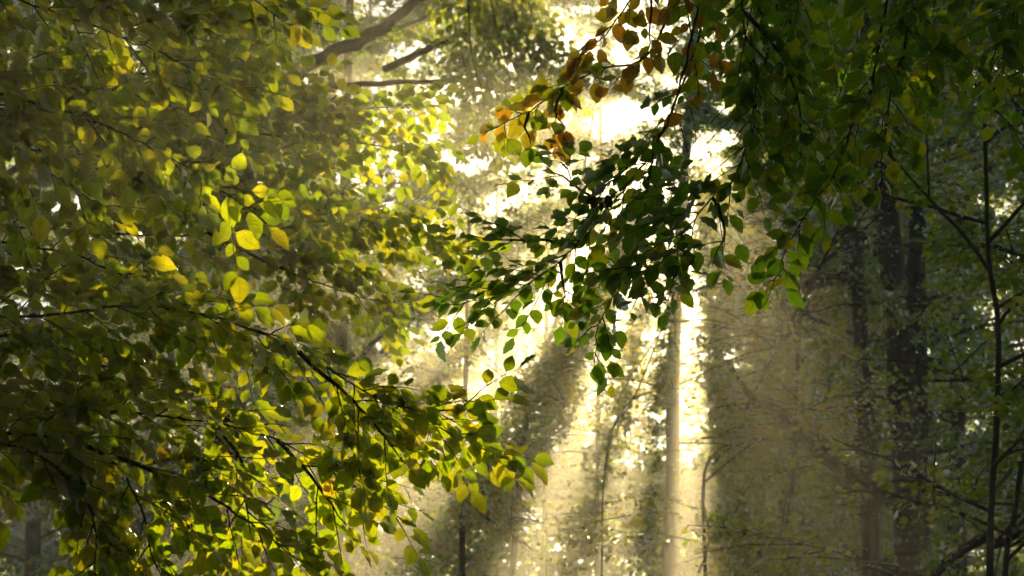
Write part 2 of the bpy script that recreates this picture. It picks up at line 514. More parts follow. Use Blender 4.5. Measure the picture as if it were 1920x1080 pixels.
TREE_STATS = []
DENS, LEAFK = 1.95, 1.0
def make_tree(name, label, axis, r0, z_lo, z_hi, rad, n_limb, per_limb, m, leaf, limbs=(), gold=False, cat='tree', group=None,
              spray_len=1.1, carve=True, detailed=False, az_bias=None, flat=0.25, clumps=()):
    """axis: [(px, py, depth)] centre line of the trunk as seen; it is carried on to the ground and up to the top"""
    pts = np.array([P(*a) for a in axis])
    order = np.argsort(pts[:, 2])
    pts = pts[order]
    low, hi = pts[0], pts[-1]
    dlow = (pts[1] - pts[0]) / max(pts[1][2] - pts[0][2], 0.3)
    dhi = (pts[-1] - pts[-2]) / max(pts[-1][2] - pts[-2][2], 0.3)
    base = low - dlow * low[2] * np.array((0.5, 0.5, 1)); base[2] = 0
    topz = z_hi
    full = [base] + list(pts)
    if topz > hi[2] + 0.5:
        t = hi + dhi * (topz - hi[2]) * np.array((0.6, 0.6, 1)); t[2] = topz
        full.append(t)
    line = smooth_line(np.array(full), 60)
    line[2:-2] += rng.normal(0, r0 * 0.10, (56, 3)).cumsum(0) * 0.25 * np.sin(np.linspace(0, math.pi, 56))[:, None]
    zrel = np.clip((line[:, 2]) / max(topz, 1), 0, 1)
    rr = r0 * (1.0 - 0.72 * zrel) * (1 + 0.5 * np.exp(-line[:, 2] / 0.6))
    root = empty(name, base)
    tag(root, label, cat, group)
    tb = Tubes()
    tb.add(line, rr * (1 + 0.06 * np.sin(np.linspace(0, 40, 60) + rng.uniform(0, 6)) * rng.random(60)), 14, 0.06)
    link(bpy.data.objects.new('trunk', tb.mesh('trunk', M['bark'], base)), root)
    for lp, ra, rb in limbs:                       # limbs seen in the picture
        L = smooth_line(np.array([P(*a) for a in lp]), 22)
        L[1:-1] += rng.normal(0, ra * 0.25, (20, 3))
        t2 = Tubes()
        t2.add(L, np.linspace(ra, rb, 22), 9, 0.08)
        link(bpy.data.objects.new('limb', t2.mesh('limb', M['bark'], base)), root)
    m = int(m * DENS); leaf = leaf * LEAFK
    bag = LeafBag()
    br = Tubes()
    zs = np.linspace(z_lo, topz * 0.98, n_limb) + rng.normal(0, 0.35, n_limb)
    for i, z in enumerate(zs):
        z = float(np.clip(z, z_lo, topz))
        j = int(np.argmin(np.abs(line[:, 2] - z)))
        o = line[j].copy(); o[2] = z
        az = i * 2.39996 + rng.normal(0, 0.3) if az_bias is None else rng.normal(az_bias[0], az_bias[1])
        h = (z - z_lo) / max(topz - z_lo, 1)
        ln = rad * (0.55 + 0.45 * math.sin(math.pi * min(1, h * 0.9 + 0.18))) * rng.uniform(0.75, 1.15) * (1.0 if h < 0.8 else 0.65)
        el = rng.normal(flat, 0.12) + 0.35 * h
        d = np.array((math.sin(az) * math.cos(el), math.cos(az) * math.cos(el), math.sin(el)))
        t = np.linspace(0, 1, 7)[:, None]
        L = o + d * ln * t
        L[:, 2] -= 0.10 * ln * (t[:, 0] ** 2) * (1 - h)
        L[1:] += rng.normal(0, 0.05 * ln / 3, (6, 3)).cumsum(0) * 0.6
        px, py, zz = proj(L)
        fine = smooth_line(L, 24)
        blocked = (sun_mask(fine, np.full(24, 0.5)) | open_mask(*proj(fine)[:2], np.full(24, 0.5))).mean() if carve else 0
        if ((px > -400) & (px < 2320) & (py > -300) & (py < 1300)).any() and blocked < 0.2:
            t3 = Tubes()
            t3.add(L, np.linspace(max(0.015, min(r0 * 0.2, 0.05)), 0.006, 7), 6)
            link(bpy.data.objects.new('branch', t3.mesh('branch', M['bark'], base)), root)
        ts = rng.uniform(0.22, 1.0, per_limb)
        org = np.stack([np.interp(ts, t[:, 0], L[:, c]) for c in range(3)], 1)
        dd = nrmz(d[None, :] * 0.7 + np.stack([rng.normal(0, 0.7, per_limb), rng.normal(0, 0.7, per_limb), rng.normal(-0.05, 0.16, per_limb)], 1))
        lens = np.full(per_limb, spray_len)
        ppx, ppy, pz = proj(org)
        tw_gone = sun_mask(org + dd * spray_len * 0.5, np.full(per_limb, 0.5)) | open_mask(*proj(org + dd * spray_len * 0.5)[:2], np.full(per_limb, 0.5))
        for q in range(per_limb):                  # the spray's own twig
            if -100 < ppx[q] < 2020 and -100 < ppy[q] < 1180 and pz[q] < 45 and not (carve and tw_gone[q]):
                e = org[q] + dd[q] * spray_len * 0.9
                e[2] -= 0.15 * spray_len ** 2
                br.add([org[q], (org[q] + e) / 2 + (0, 0, 0.04), e], [0.011, 0.008, 0.004], 3)
        sprays(bag, org, dd, lens, spray_len * 0.62, m, leaf, carve)
    for px, py, d, sig, cnt in clumps:             # thick knots of leaves added to screen off the sun
        o = P(px, py, d) + rng.normal(0, 1, (cnt, 3)) * np.array((sig, sig * 2, sig))
        a = rng.uniform(0, 2 * math.pi, cnt)
        sprays(bag, o, np.stack([np.sin(a), np.cos(a), rng.normal(0, .2, cnt)], 1), np.full(cnt, 0.35), 0.25, 60, leaf, carve=False)
    if br.v:
        link(bpy.data.objects.new('twigs', br.mesh('twigs', M['bark'], base)), root)['kind'] = 'stuff'
    cme = bag.mesh('crown', M['crown_gold' if gold else 'crown'], detailed, base)
    link(bpy.data.objects.new('crown', cme), root)
    TREE_STATS.append((name, bag.count()))
    return root

# trees whose trunks the picture shows
make_tree('beech_tree', 'tall beech whose pale trunk stands inside the brightest vertical shaft of mist',
          [(1261, 1060, 60), (1262, 860, 60), (1264, 640, 60), (1275, 420, 60), (1291, 220, 60), (1300, 90, 60)], 0.31, 16, 28.8, 4.6, 26, 15, 46, 0.13, clumps=[(1303, 211, 58.5, 0.24, 60)],
          limbs=[([(1290, 340, 60), (1330, 300, 59.5), (1400, 262, 59), (1470, 250, 58.5)], 0.06, 0.02),
                 ([(1301, 120, 60), (1240, 60, 60), (1200, -20, 60)], 0.08, 0.03)])
make_tree('slender_tree', 'slender straight trunk with a long sagging curved limb over the glowing leaves',
          [(1632, 1060, 34), (1624, 800, 34), (1606, 500, 34), (1598, 380, 34)], 0.20, 7.5, 20, 3.6, 26, 14, 60, 0.085,
          limbs=[([(1608, 508, 34), (1560, 526, 33.5), (1500, 541, 33), (1440, 533, 32.6), (1390, 510, 32.4), (1320, 484, 32)], 0.11, 0.05),
                 ([(1388, 509, 32.4), (1386, 488, 32.3), (1366, 474, 32.2), (1340, 440, 32)], 0.035, 0.012)])
make_tree('forked_tree', 'dark trunk leaning left, crossed in front by its thick descending limb',
          [(1706, 1060, 29), (1694, 800, 29), (1668, 470, 29), (1642, 200, 29), (1612, 10, 29)], 0.27, 7.5, 21, 3.8, 26, 14, 60, 0.08,
          limbs=[([(1700, 950, 29), (1640, 918, 28.4), (1570, 872, 28), (1500, 822, 27.8), (1450, 770, 27.7), (1400, 738, 27.6), (1370, 690, 27.6)], 0.15, 0.04),
                 ([(1690, 1075, 29), (1620, 1055, 28.6), (1570, 1010, 28.3)], 0.07, 0.035),
                 ([(1640, 960, 28.6), (1560, 985, 28.2), (1490, 1060, 28)], 0.04, 0.025),
                 ([(1640, 480, 29), (1620, 450, 29), (1580, 440, 28.8), (1520, 446, 28.5)], 0.05, 0.02)])
make_tree('straight_tree', 'straight near-black trunk close beside the leaning one, half hidden by blue-green leaves',
          [(1722, 1060, 30), (1720, 800, 30), (1718, 500, 30), (1716, 300, 30)], 0.21, 5.5, 20, 4.2, 34, 14, 60, 0.08,
          limbs=[([(1718, 430, 30), (1750, 395, 29.6), (1775, 378, 29.4), (1800, 383, 29.2)], 0.05, 0.02)])
make_tree('sapling', 'thin dark sapling with a kinked stem and one fork near the edge of the wood',
          [(1856, 1075, 12.5), (1868, 800, 12.5), (1871, 610, 12.5), (1853, 480, 12.5), (1848, 300, 12.5), (1842, 160, 12.5)], 0.036, 2.2, 6.2, 1.4, 14, 5, 34, 0.07,
          limbs=[([(1872, 608, 12.5), (1892, 582, 12.4), (1925, 556, 12.3)], 0.014, 0.008),
                 ([(1870, 745, 12.5), (1900, 728, 12.4), (1935, 700, 12.3)], 0.010, 0.006)], spray_len=0.6, detailed=True)
make_tree('sapling', 'thin leaning sapling rising from the bottom corner behind the kinked one',
          [(1884, 1075, 13.5), (1900, 980, 13.5), (1914, 880, 13.6), (1930, 760, 13.7)], 0.036, 2.4, 5.4, 1.5, 10, 5, 34, 0.07, spray_len=0.6, detailed=True)
make_tree('understory_tree', 'low dark tree with an arching limb in the lower corner',
          [(1735, 1200, 17), (1740, 1100, 17), (1770, 1060, 17), (1850, 1003, 17), (1935, 965, 17)], 0.065, 2.6, 7, 2.2, 12, 10, 50, 0.075, detailed=True)
# understorey in the mist
make_tree('young_beech', 'slim young beech with soft green leaves below the dim shaft of shade',
          [(866, 1070, 26), (868, 900, 26), (872, 760, 26)], 0.07, 3.2, 9.0, 2.3, 26, 9, 55, 0.08)
make_tree('young_beech', 'young beech with arched thin stems and golden leaves in the middle of the mist',
          [(1128, 1070, 23), (1132, 900, 23), (1150, 800, 23), (1200, 720, 23)], 0.02, 3.0, 8.4, 2.4, 22, 9, 46, 0.078, gold=True,
          limbs=[([(1135, 880, 23), (1150, 800, 22.8), (1185, 750, 22.6), (1240, 730, 22.5)], 0.016, 0.008)])
make_tree('young_beech', 'pale leaning young beech half dissolved in the mist above the dim shaft',
          [(960, 1070, 40), (985, 800, 40), (1020, 660, 40), (1050, 560, 40)], 0.10, 5.5, 15, 3.0, 24, 11, 60, 0.10)
make_tree('young_beech', 'golden young beech with dangling twigs right of the bright shaft',
          [(1322, 1070, 24), (1318, 920, 24), (1330, 860, 24), (1370, 820, 24)], 0.035, 4.4, 9.2, 2.6, 22, 9, 46, 0.075, gold=True,
          limbs=[([(1310, 1075, 23.6), (1330, 1010, 23.6), (1318, 930, 23.6), (1330, 860, 23.6), (1372, 830, 23.6)], 0.018, 0.01),
                 ([(1480, 960, 24), (1484, 900, 24), (1495, 870, 24), (1490, 845, 24)], 0.016, 0.008)])
make_tree('young_beech', 'bushy young beech with dull green leaves at the bottom of the right woodland',
          [(1480, 1080, 27), (1482, 960, 27), (1490, 860, 27)], 0.06, 3.0, 9.0, 2.6, 26, 9, 52, 0.08)
# big trees behind
make_tree('spreading_tree', 'broad hazy tree whose heavy slanting bough crosses the upper left',
          [(430, 1060, 30), (430, 700, 30), (440, 300, 30), (450, 60, 30)], 0.36, 6.0, 22, 5.0, 40, 16, 60, 0.085,
          limbs=[([(445, 190, 30), (560, 128, 29), (640, 92, 28.6), (720, 52, 28.4), (800, -10, 28.2)], 0.14, 0.07),
                 ([(445, 200, 30), (560, 165, 29.5), (700, 158, 29), (860, 150, 28.6), (990, 168, 28.4)], 0.07, 0.02),
                 ([(720, 130, 29), (830, 80, 28.5), (900, 40, 28.3), (1000, -20, 28)], 0.06, 0.04)])
make_tree('shadowy_tree', 'dark tree filling the space behind the left boughs',
          [(-60, 1060, 22), (-58, 700, 22), (-52, 300, 22)], 0.26, 3.0, 17, 4.0, 40, 14, 55, 0.08)
make_tree('tall_tree', 'tall hazy tree with a curved bough left of the centre gap',
          [(610, 1060, 44), (612, 700, 44), (616, 300, 44)], 0.30, 6.0, 25, 5.0, 40, 15, 60, 0.11,
          limbs=[([(614, 760, 44), (660, 690, 43.5), (720, 625, 43), (790, 590, 43), (840, 580, 43)], 0.10, 0.03)])
make_tree('tall_tree', 'hazy tree standing behind the hanging centre twigs',
          [(1020, 1060, 52), (1022, 700, 52), (1026, 300, 52)], 0.09, 12.0, 28, 5.0, 36, 15, 40, 0.15)
make_tree('tall_tree', 'hazy tree whose speckled crown fills the top between the slanting bough and the sky gap',
          [(640, 1060, 38), (641, 700, 38), (650, 200, 38)], 0.16, 9.0, 24, 6.2, 36, 16, 60, 0.10)
make_tree('tall_tree', 'hazy tree with its crown high above the orange leaves',
          [(1120, 1060, 45), (1122, 700, 45), (1126, 300, 45)], 0.07, 12.0, 27, 4.6, 34, 15, 60, 0.11)
make_tree('tall_tree', 'tree between the bright shaft and the slender trunk',
          [(1470, 1060, 46), (1470, 700, 46), (1472, 300, 46)], 0.18, 6.0, 25, 4.6, 40, 15, 60, 0.11)
make_tree('tall_tree', 'deeply shaded tree behind the kinked sapling',
          [(1800, 1060, 38), (1802, 700, 38), (1806, 300, 38)], 0.22, 4.0, 22, 4.6, 44, 15, 60, 0.10)
make_tree('tall_tree', 'broad dim tree at the far left edge behind the leaves',
          [(60, 1060, 48), (62, 700, 48), (64, 300, 48)], 0.25, 5.0, 24, 5.5, 40, 15, 36, 0.16)
make_tree('tall_tree', 'dim tree in the dark wood behind the twin trunks',
          [(1640, 1060, 56), (1640, 700, 56), (1642, 300, 56)], 0.25, 5.0, 26, 5.5, 42, 15, 36, 0.16)
make_tree('tall_tree', 'faint tree in the mist behind the drooping bough tip',
          [(690, 1060, 62), (690, 700, 62), (692, 300, 62)], 0.2, 6.0, 27, 8.0, 44, 15, 36, 0.19)
make_tree('tall_tree', 'faint far tree right of the brightest shaft',
          [(1420, 1060, 66), (1420, 700, 66), (1422, 400, 66)], 0.20, 6.0, 23, 6.0, 48, 15, 36, 0.19)

for px, d, lab in ((300, 58, 'dim far tree behind the fan of yellow leaves'), (500, 54, 'dim far tree behind the small-leaved bough'), (930, 64, 'misty far tree under the orange leaves'),
                   (1490, 72, 'tall far tree right of the sun gap with glowing leaves'), (1630, 74, 'tall far tree behind the slender trunk'), (1560, 62, 'far tree in the dark between the bright shaft and the leaning trunk'), (1780, 60, 'far tree in the dark behind the kinked sapling'), (130, 62, 'far tree behind the left edge leaves')):
    make_tree('tall_tree', lab, [(px, 1060, d), (px, 700, d), (px + 3, 300, d)], 0.2 if px != 930 else 0.1, 5.0, 26 if d < 70 else 28.8, 6.0, 44, 13, 34, 0.19 if d < 70 else 0.24)
# the two beeches that carry the near boughs stand beside the camera; their unseen crowns are added to cut the sky fill
for nm, lab, bx, by in (('near_beech', 'near beech trunk just outside the left edge carrying the left boughs', -3.4, 4.6),
                        ('near_beech', 'near beech trunk just outside the right edge carrying the hanging twigs', 3.8, 4.2)):
    base = np.array((bx, by, 0.0))
    root = empty(nm, base)
    tag(root, lab, 'tree')
    tb = Tubes()
    line = smooth_line(np.array([(bx, by, 0), (bx * 1.02, by, 3), (bx * 0.98, by + 0.1, 7), (bx * 1.03, by, 12), (bx, by, 17)], float), 30)
    tb.add(line, np.linspace(0.30, 0.06, 30), 14, 0.04)
    link(bpy.data.objects.new('trunk', tb.mesh('trunk', M['bark'], base)), root)
    S = 1500
    a = rng.uniform(0, 2 * math.pi, S); rr = 8.0 * np.sqrt(rng.random(S))
    o = np.stack([bx + rr * np.sin(a), by - 2 + rr * np.cos(a), rng.uniform(5, 17, S) - 0.15 * rr], 1)
    qx, qy, qz = proj(o)
    out_of_view = ((o - CAM) @ FWD < -1) | (qy < -260 - 5000 / np.maximum(qz, 1)) | (qx < -1500) | (qx > 3400)
    o = o[out_of_view]; a = a[out_of_view]
    bag = LeafBag()
    sprays(bag, o, np.stack([np.sin(a), np.cos(a), rng.normal(0, .1, len(a))], 1), np.full(len(a), 1.6), 1.1, 200, 0.06, carve=False)
    link(bpy.data.objects.new('crown', bag.mesh('crown', M['crown'], False, base)), root)
    TREE_STATS.append((nm, bag.count()))

# the same wood closes in behind and beside the camera
bag = LeafBag()
S = 6000
a = rng.uniform(R(24), R(336), S)
rr = rng.uniform(9, 22, S) + np.where((a < R(60)) | (a > R(300)), rng.uniform(0, 45, S), 0)
o1 = np.stack([rr * np.sin(a), rr * np.cos(a), rng.uniform(0.5, 24, S)], 1)
S2 = 5200                                           # loose leaf sprays overhead, out of view, added to cut skylight
o2 = np.stack([rng.uniform(-26, 26, S2), rng.uniform(-4, 62, S2), rng.uniform(9, 27, S2)], 1)
el = (o2[:, 2] - 1.7) / np.maximum(np.hypot(o2[:, 0], o2[:, 1]), 0.5)
o2 = o2[el > math.tan(R(27)) + 2.5 / np.maximum(np.hypot(o2[:, 0], o2[:, 1]), 0.5)]
o = np.concatenate([o1, o2])
b = rng.uniform(0, 2 * math.pi, len(o))
sprays(bag, o, np.stack([np.sin(b), np.cos(b), rng.normal(0, .1, len(o))], 1), np.full(len(o), 2.0), 1.4, 48, 0.31, carve=False, margin=-5000)
tag(link(bpy.data.objects.new('surrounding_forest', bag.mesh('surrounding_forest', M['crown'], False, (0, 0, 0)))),
    'unseen woodland beside and behind the viewer, with leaves added overhead to cut skylight', 'forest', kind='stuff')
TREE_STATS.append(('surround', bag.count()))

# the wood beyond, one mass
bag = LeafBag()
S = 4500
dpt = rng.uniform(68, 100, S)
pxs = rng.uniform(-350, 2270, S)
hgt = np.where(rng.random(S) < 0.55, rng.uniform(1, 13, S), rng.uniform(11, 25, S))
o = np.array([P(a, 540, b) for a, b in zip(pxs, dpt)]); o[:, 2] = hgt
ang = rng.uniform(0, 2 * math.pi, S)
sprays(bag, o, np.stack([np.sin(ang), np.cos(ang), rng.normal(0, .1, S)], 1), np.full(S, 2.6), 1.7, 40, 0.42, margin=300)
tag(link(bpy.data.objects.new('distant_forest', bag.mesh('distant_forest', M['crown'], False, (0, 0, 0)))),
    'distant woodland fading into golden mist behind all the trees', 'forest', kind='stuff')
TREE_STATS.append(('distant', bag.count()))

# ------------------------------------------------------------------ foreground boughs
def leaf_mesh(seed, mat, size=1.0):
    g = np.random.default_rng(seed)
    rows = 8
    t = np.linspace(0, 1, rows)
    w = 0.355 * np.sin(math.pi * t ** g.uniform(0.80, 0.95)) ** 0.85 * (1 - 0.12 * t)
    w[0], w[-1] = 0.012, 0.004
    fold = g.uniform(0.10, 0.45); curl = g.uniform(-0.05, 0.30); tw = g.uniform(-0.35, 0.35); bend = g.uniform(-0.08, 0.08)
    v, uv = [], []
    for i in range(rows):
        wav = 0.030 * (1 if i % 2 else -1)
        for s in (-1, 0, 1):
            x = s * w[i] * (1 + g.uniform(-0.05, 0.05)) + bend * math.sin(math.pi * t[i])
            z = abs(s) * w[i] * fold + (wav * abs(s) if 0 < i < rows - 1 else 0) + s * w[i] * tw * (t[i] - 0.4) - curl * t[i] ** 2
            v.append((x, t[i], z)); uv.append((s * w[i], t[i]))
    q = []
    for i in range(rows - 1):
        for s in range(2):
            a = i * 3 + s
            q.append((a, a + 1, a + 4, a + 3))
    b = len(v)                                       # petiole
    v += [(-0.014, -0.16, 0), (0.014, -0.16, 0), (0.012, 0, 0.004), (-0.012, 0, 0.004)]
    uv += [(0, -0.16), (0, -0.16), (0, 0), (0, 0)]
    q.append((b, b + 1, b + 2, b + 3))
    return np.array(v, float), np.array(q), np.array(uv, float)

NV = 9
LEAFGEO = [leaf_mesh(100 + i, None) for i in range(NV)]
LEAFME = {}
for key in ('green', 'yellow', 'brown', 'dry', 'shade_green'):
    for i, (v, q, uv) in enumerate(LEAFGEO):
        LEAFME[key, i] = quad_mesh('leaf', v, q, M[key], uv=uv, smooth=True)

def make_bough(name, label, stems, spacing=0.046, tl=0.33, sub=0.55, leaf=0.066, step=0.029, normal=(0.10, 0.62, 0.76), jit=0.36, droop=0.30,
               palette=(('green', 1.0),), taper=0.65, r0=0.007, ang=48, clip=None, group=None, max_leaf=300, tjit=0.16, start=0.0, sides=(1, -1)):
    root = empty(name, P(*stems[0][0]))
    tag(root, label, 'branch', group)
    base = np.array(root.location)
    leaves = []                    # (twig index, matrix, key, variant, screen size)
    twigs = []
    st_t = Tubes()
    n0b = nrmz(np.array(normal, float))
    def put_leaves(pts, n0, ti, s0, terminal=True):
        seg = np.linalg.norm(np.diff(pts, axis=0), axis=1)
        tot = seg.sum()
        cum = np.concatenate([[0], np.cumsum(seg)])
        s = s0
        k = int(rng.integers(2))
        while s < tot - 0.004:
            pos = np.array([np.interp(s, cum, pts[:, c]) for c in range(3)])
            j = min(np.searchsorted(cum, s), len(pts) - 1)
            tdir = nrmz(pts[j] - pts[max(j - 1, 0)])
            sd_ = nrmz(np.cross(tdir, n0)) * (1 if k % 2 else -1)
            one_leaf(pos, tdir, sd_, n0, rng.normal(50, 14), ti)
            s += step * rng.uniform(0.75, 1.3)
            k += 1
        if terminal:
            tdir = nrmz(pts[-1] - pts[-2])
            one_leaf(pts[-1], tdir, nrmz(np.cross(tdir, n0)), n0, rng.normal(0, 15), ti)
    def one_leaf(pos, tdir, sd_, n0, a, ti):
        a = R(a)
        ax = tdir * math.cos(a) + sd_ * math.sin(a) + np.array((0, 0, -droop)) * rng.uniform(0.2, 1.3) + rng.normal(0, 0.14, 3)
        ax = nrmz(ax)
        nn = n0 + rng.normal(0, jit, 3)
        nn = nrmz(nn - (nn @ ax) * ax)
        size = leaf * (0.5 + 0.72 * rng.random() ** 0.8)
        px, py, z = proj((pos + ax * size * 0.5)[None])
        if clip is not None and not clip(px[0], py[0]):
            return
        b = np.cross(ax, nn)
        pos = pos + ax * size * 0.15
        mt = Matrix(((b[0] * size, ax[0] * size, nn[0] * size, pos[0]), (b[1] * size, ax[1] * size, nn[1] * size, pos[1]),
                     (b[2] * size, ax[2] * size, nn[2] * size, pos[2]), (0, 0, 0, 1)))
        r = rng.random(); key = palette[-1][0]
        for kk, w in palette:
            if r < w:
                key = kk
                break
            r -= w
        on = -30 < px[0] < 1950 and -30 < py[0] < 1110
        leaves.append((ti, mt, key, int(rng.integers(NV)), size / z[0] if on else 0))
    for sp in stems:
        pts = np.array([P(*a) for a in sp])
        ln = np.linalg.norm(np.diff(pts, axis=0), axis=1).sum()
        n = max(8, int(ln / 0.03))
        line = smooth_line(pts, n)
        line[1:-1] += rng.normal(0, 0.0025, (n - 2, 3))
        st_t.add(line, np.linspace(r0, 0.0016, n), 7)
        s = start * ln + spacing * 0.5
        k = int(rng.integers(2))
        while s < ln - 0.02:
            j = int(s / ln * (n - 1))
            o = line[j]
            tdir = nrmz(line[min(j + 1, n - 1)] - line[max(j - 1, 0)])
            n0 = nrmz(n0b + rng.normal(0, tjit, 3))
            sd_ = nrmz(np.cross(tdir, n0)) * sides[k % 2]
            a = R(rng.normal(ang, 10))
            L = tl * (1 - taper * s / ln) * rng.uniform(0.65, 1.25)
            d = tdir * math.cos(a) + sd_ * math.sin(a)
            tt = np.linspace(0, 1, 9)[:, None]
            tw = o + d * L * tt + np.array((0, 0, -droop * 0.55)) * L * tt ** 2 + tdir * 0.2 * L * tt ** 2
            tw[1:] += rng.normal(0, 0.004, (8, 3)).cumsum(0) * 0.5
            ti = len(twigs)
            tt_ = Tubes()
            tt_.add(tw, np.linspace(0.0024, 0.0009, 9), 5)
            put_leaves(tw, n0, ti, step * 0.8)
            if L > 0.16 and sub > 0:
                for u, sg in ((0.28, 1), (0.45, -1), (0.62, 1)):
                    if rng.random() > 0.85:
                        continue
                    jj = int(u * 8)
                    d2 = nrmz(tw[jj + 1] - tw[jj])
                    s2 = nrmz(np.cross(d2, n0)) * sg
                    l2 = L * sub * (1 - u) * rng.uniform(0.6, 1.1)
                    if l2 < 0.05:
                        continue
                    q = np.linspace(0, 1, 6)[:, None]
                    w2 = tw[jj] + (d2 * 0.7 + s2 * 0.7) * l2 * q + np.array((0, 0, -droop * 0.5)) * l2 * q ** 2
                    tt_.add(w2, np.linspace(0.0014, 0.0007, 6), 4)
                    put_leaves(w2, n0, ti, step * 0.8)
            twigs.append(tt_)
            s += spacing * rng.uniform(0.7, 1.35)
            k += 1
        # leaves on the last stretch of the stem itself
        ti = len(twigs)
        tt_ = Tubes()
        tip = line[int(n * 0.75):]
        tt_.add(tip, np.full(len(tip), 0.0019), 5)
        put_leaves(tip, nrmz(n0b + rng.normal(0, tjit, 3)), ti, 0.01)
        twigs.append(tt_)
    so = link(bpy.data.objects.new('stem', st_t.mesh('stem', M['twig'], base)), root)
    tw_o = [link(bpy.data.objects.new('twig', t.mesh('twig', M['twig'], base)), root) for t in twigs]
    rank = np.argsort([-l[4] for l in leaves])
    rest = {}
    off = Matrix.Translation(-Vector(base))
    for pos_i, li in enumerate(rank):
        ti, mt, key, vi, size = leaves[li]
        if pos_i < max_leaf and size > 0:
            o = bpy.data.objects.new('leaf', LEAFME[key, vi])
            o.matrix_local = off @ mt
            o.parent = tw_o[ti]
            col.objects.link(o)
        else:
            rest.setdefault(key, []).append((mt, vi))
    for key, ls in rest.items():
        V, Q, UVs, n, rn = [], [], [], 0, []
        for mt, vi in ls:
            v, q, uv = LEAFGEO[vi]
            mm = np.array(off @ mt)
            V.append(v @ mm[:3, :3].T + mm[:3, 3]); Q.append(q + n); UVs.append(uv); rn.append(np.full(len(v), rng.random()))
            n += len(v)
        o = link(bpy.data.objects.new('foliage', quad_mesh('foliage', np.concatenate(V), np.concatenate(Q), M[key + '_mass'], rnd=np.concatenate(rn), uv=np.concatenate(UVs), smooth=True)), root)
        o['kind'] = 'stuff'
    TREE_STATS.append((label[:30], len(leaves), len(twigs)))
    return root

GY = (('green', 0.992), ('yellow', 0.008))
GREEN = (('green', 1.0),)
# ---- left mass
make_bough('beech_bough', 'dark olive beech bough filling the top left corner',
           [[(-900, -250, 5.2), (-300, -90, 5.2), (60, 10, 5.2), (300, 100, 5.3), (470, 190, 5.4)],
            [(-500, -300, 5.4), (100, -160, 5.4), (380, -60, 5.5), (560, 60, 5.6)]], tl=0.42, leaf=0.066, palette=GREEN, start=0.45)
make_bough('beech_bough', 'shaded beech bough with a fan of bright yellow backlit leaves at its tip',
           [[(-900, 80, 4.8), (-300, 130, 4.8), (60, 190, 4.8), (270, 270, 4.8), (420, 360, 4.8), (500, 420, 4.8)],
            [(-500, 160, 5.0), (0, 280, 5.0), (230, 420, 5.0)]], tl=0.36, leaf=0.066, palette=GY, start=0.4)
make_bough('beech_bough', 'thin level bough with glowing leaf cluster left of the orange leaves',
           [[(-300, 170, 9.5), (100, 205, 9.5), (290, 222, 9.5), (480, 220, 9.5), (640, 208, 9.5), (830, 190, 9.5)],
            [(290, 222, 9.5), (480, 250, 9.5), (640, 262, 9.5), (760, 285, 9.5), (830, 300, 9.5)],
            [(100, 140, 9.7), (300, 140, 9.7), (480, 150, 9.7), (600, 165, 9.7)]], tl=0.40, leaf=0.078, palette=GY, start=0.2, taper=0.62, step=0.034, spacing=0.055, r0=0.010)
make_bough('beech_bough', 'small-leaved bough with yellow fringe pointing at the hanging centre twigs',
           [[(-300, 400, 9.5), (250, 440, 9.5), (390, 436, 9.5), (560, 425, 9.5), (720, 428, 9.5), (890, 475, 9.5)],
            [(390, 436, 9.5), (520, 500, 9.5), (640, 545, 9.5), (750, 580, 9.5)],
            [(250, 380, 9.7), (420, 385, 9.7), (600, 390, 9.7), (820, 430, 9.7)]], tl=0.44, leaf=0.076, palette=GY, start=0.25, step=0.034, spacing=0.055, taper=0.6, r0=0.010)
make_bough('beech_bough', 'dusky bough filling the space between the level bough and the small-leaved one',
           [[(-500, 120, 8.2), (150, 160, 8.2), (350, 220, 8.2), (480, 280, 8.2), (600, 330, 8.2)],
            [(-500, 20, 8.3), (150, 60, 8.3), (350, 100, 8.3), (500, 115, 8.3)],
            [(-500, 250, 8.4), (150, 290, 8.4), (350, 340, 8.4), (500, 385, 8.4)]], tl=0.46, leaf=0.066, palette=GREEN, start=0.5, step=0.033, spacing=0.055, taper=0.5)
make_bough('beech_bough', 'longest beech bough, its lit tip reaching furthest into the mist',
           [[(-900, 560, 5.2), (-300, 575, 5.2), (50, 592, 5.2), (240, 575, 5.2), (420, 600, 5.2), (560, 660, 5.2), (700, 742, 5.2), (820, 800, 5.2), (968, 868, 5.2)],
            [(560, 660, 5.2), (680, 770, 5.2), (760, 870, 5.2)],
            [(700, 742, 5.2), (800, 770, 5.2), (890, 765, 5.2)]], tl=0.34, leaf=0.066, palette=GY, start=0.33)
make_bough('beech_bough', 'dark bough under the longest one with fan-shaped yellow sprays hanging below',
           [[(-900, 700, 5.4), (-300, 745, 5.4), (40, 770, 5.4), (260, 775, 5.4), (480, 810, 5.4), (620, 880, 5.4), (770, 985, 5.4)],
            [(400, 795, 5.4), (452, 860, 5.4), (460, 950, 5.4), (470, 1000, 5.4)],
            [(520, 825, 5.4), (570, 880, 5.4), (610, 930, 5.4), (650, 985, 5.4)]], tl=0.38, leaf=0.066, palette=GY, start=0.33)
make_bough('beech_bough', 'drooping bough along the bottom left with long hanging twigs',
           [[(-800, 780, 4.9), (-200, 800, 4.9), (60, 850, 4.9), (170, 960, 4.9), (180, 1085, 4.9), (200, 1160, 4.9)],
            [(-200, 800, 4.9), (150, 830, 4.9), (260, 940, 4.9), (285, 1040, 4.9), (330, 1120, 4.9)],
            [(150, 830, 4.9), (330, 900, 4.9), (440, 960, 4.9), (560, 1050, 4.9)]], tl=0.34, leaf=0.066, palette=GY, start=0.25)
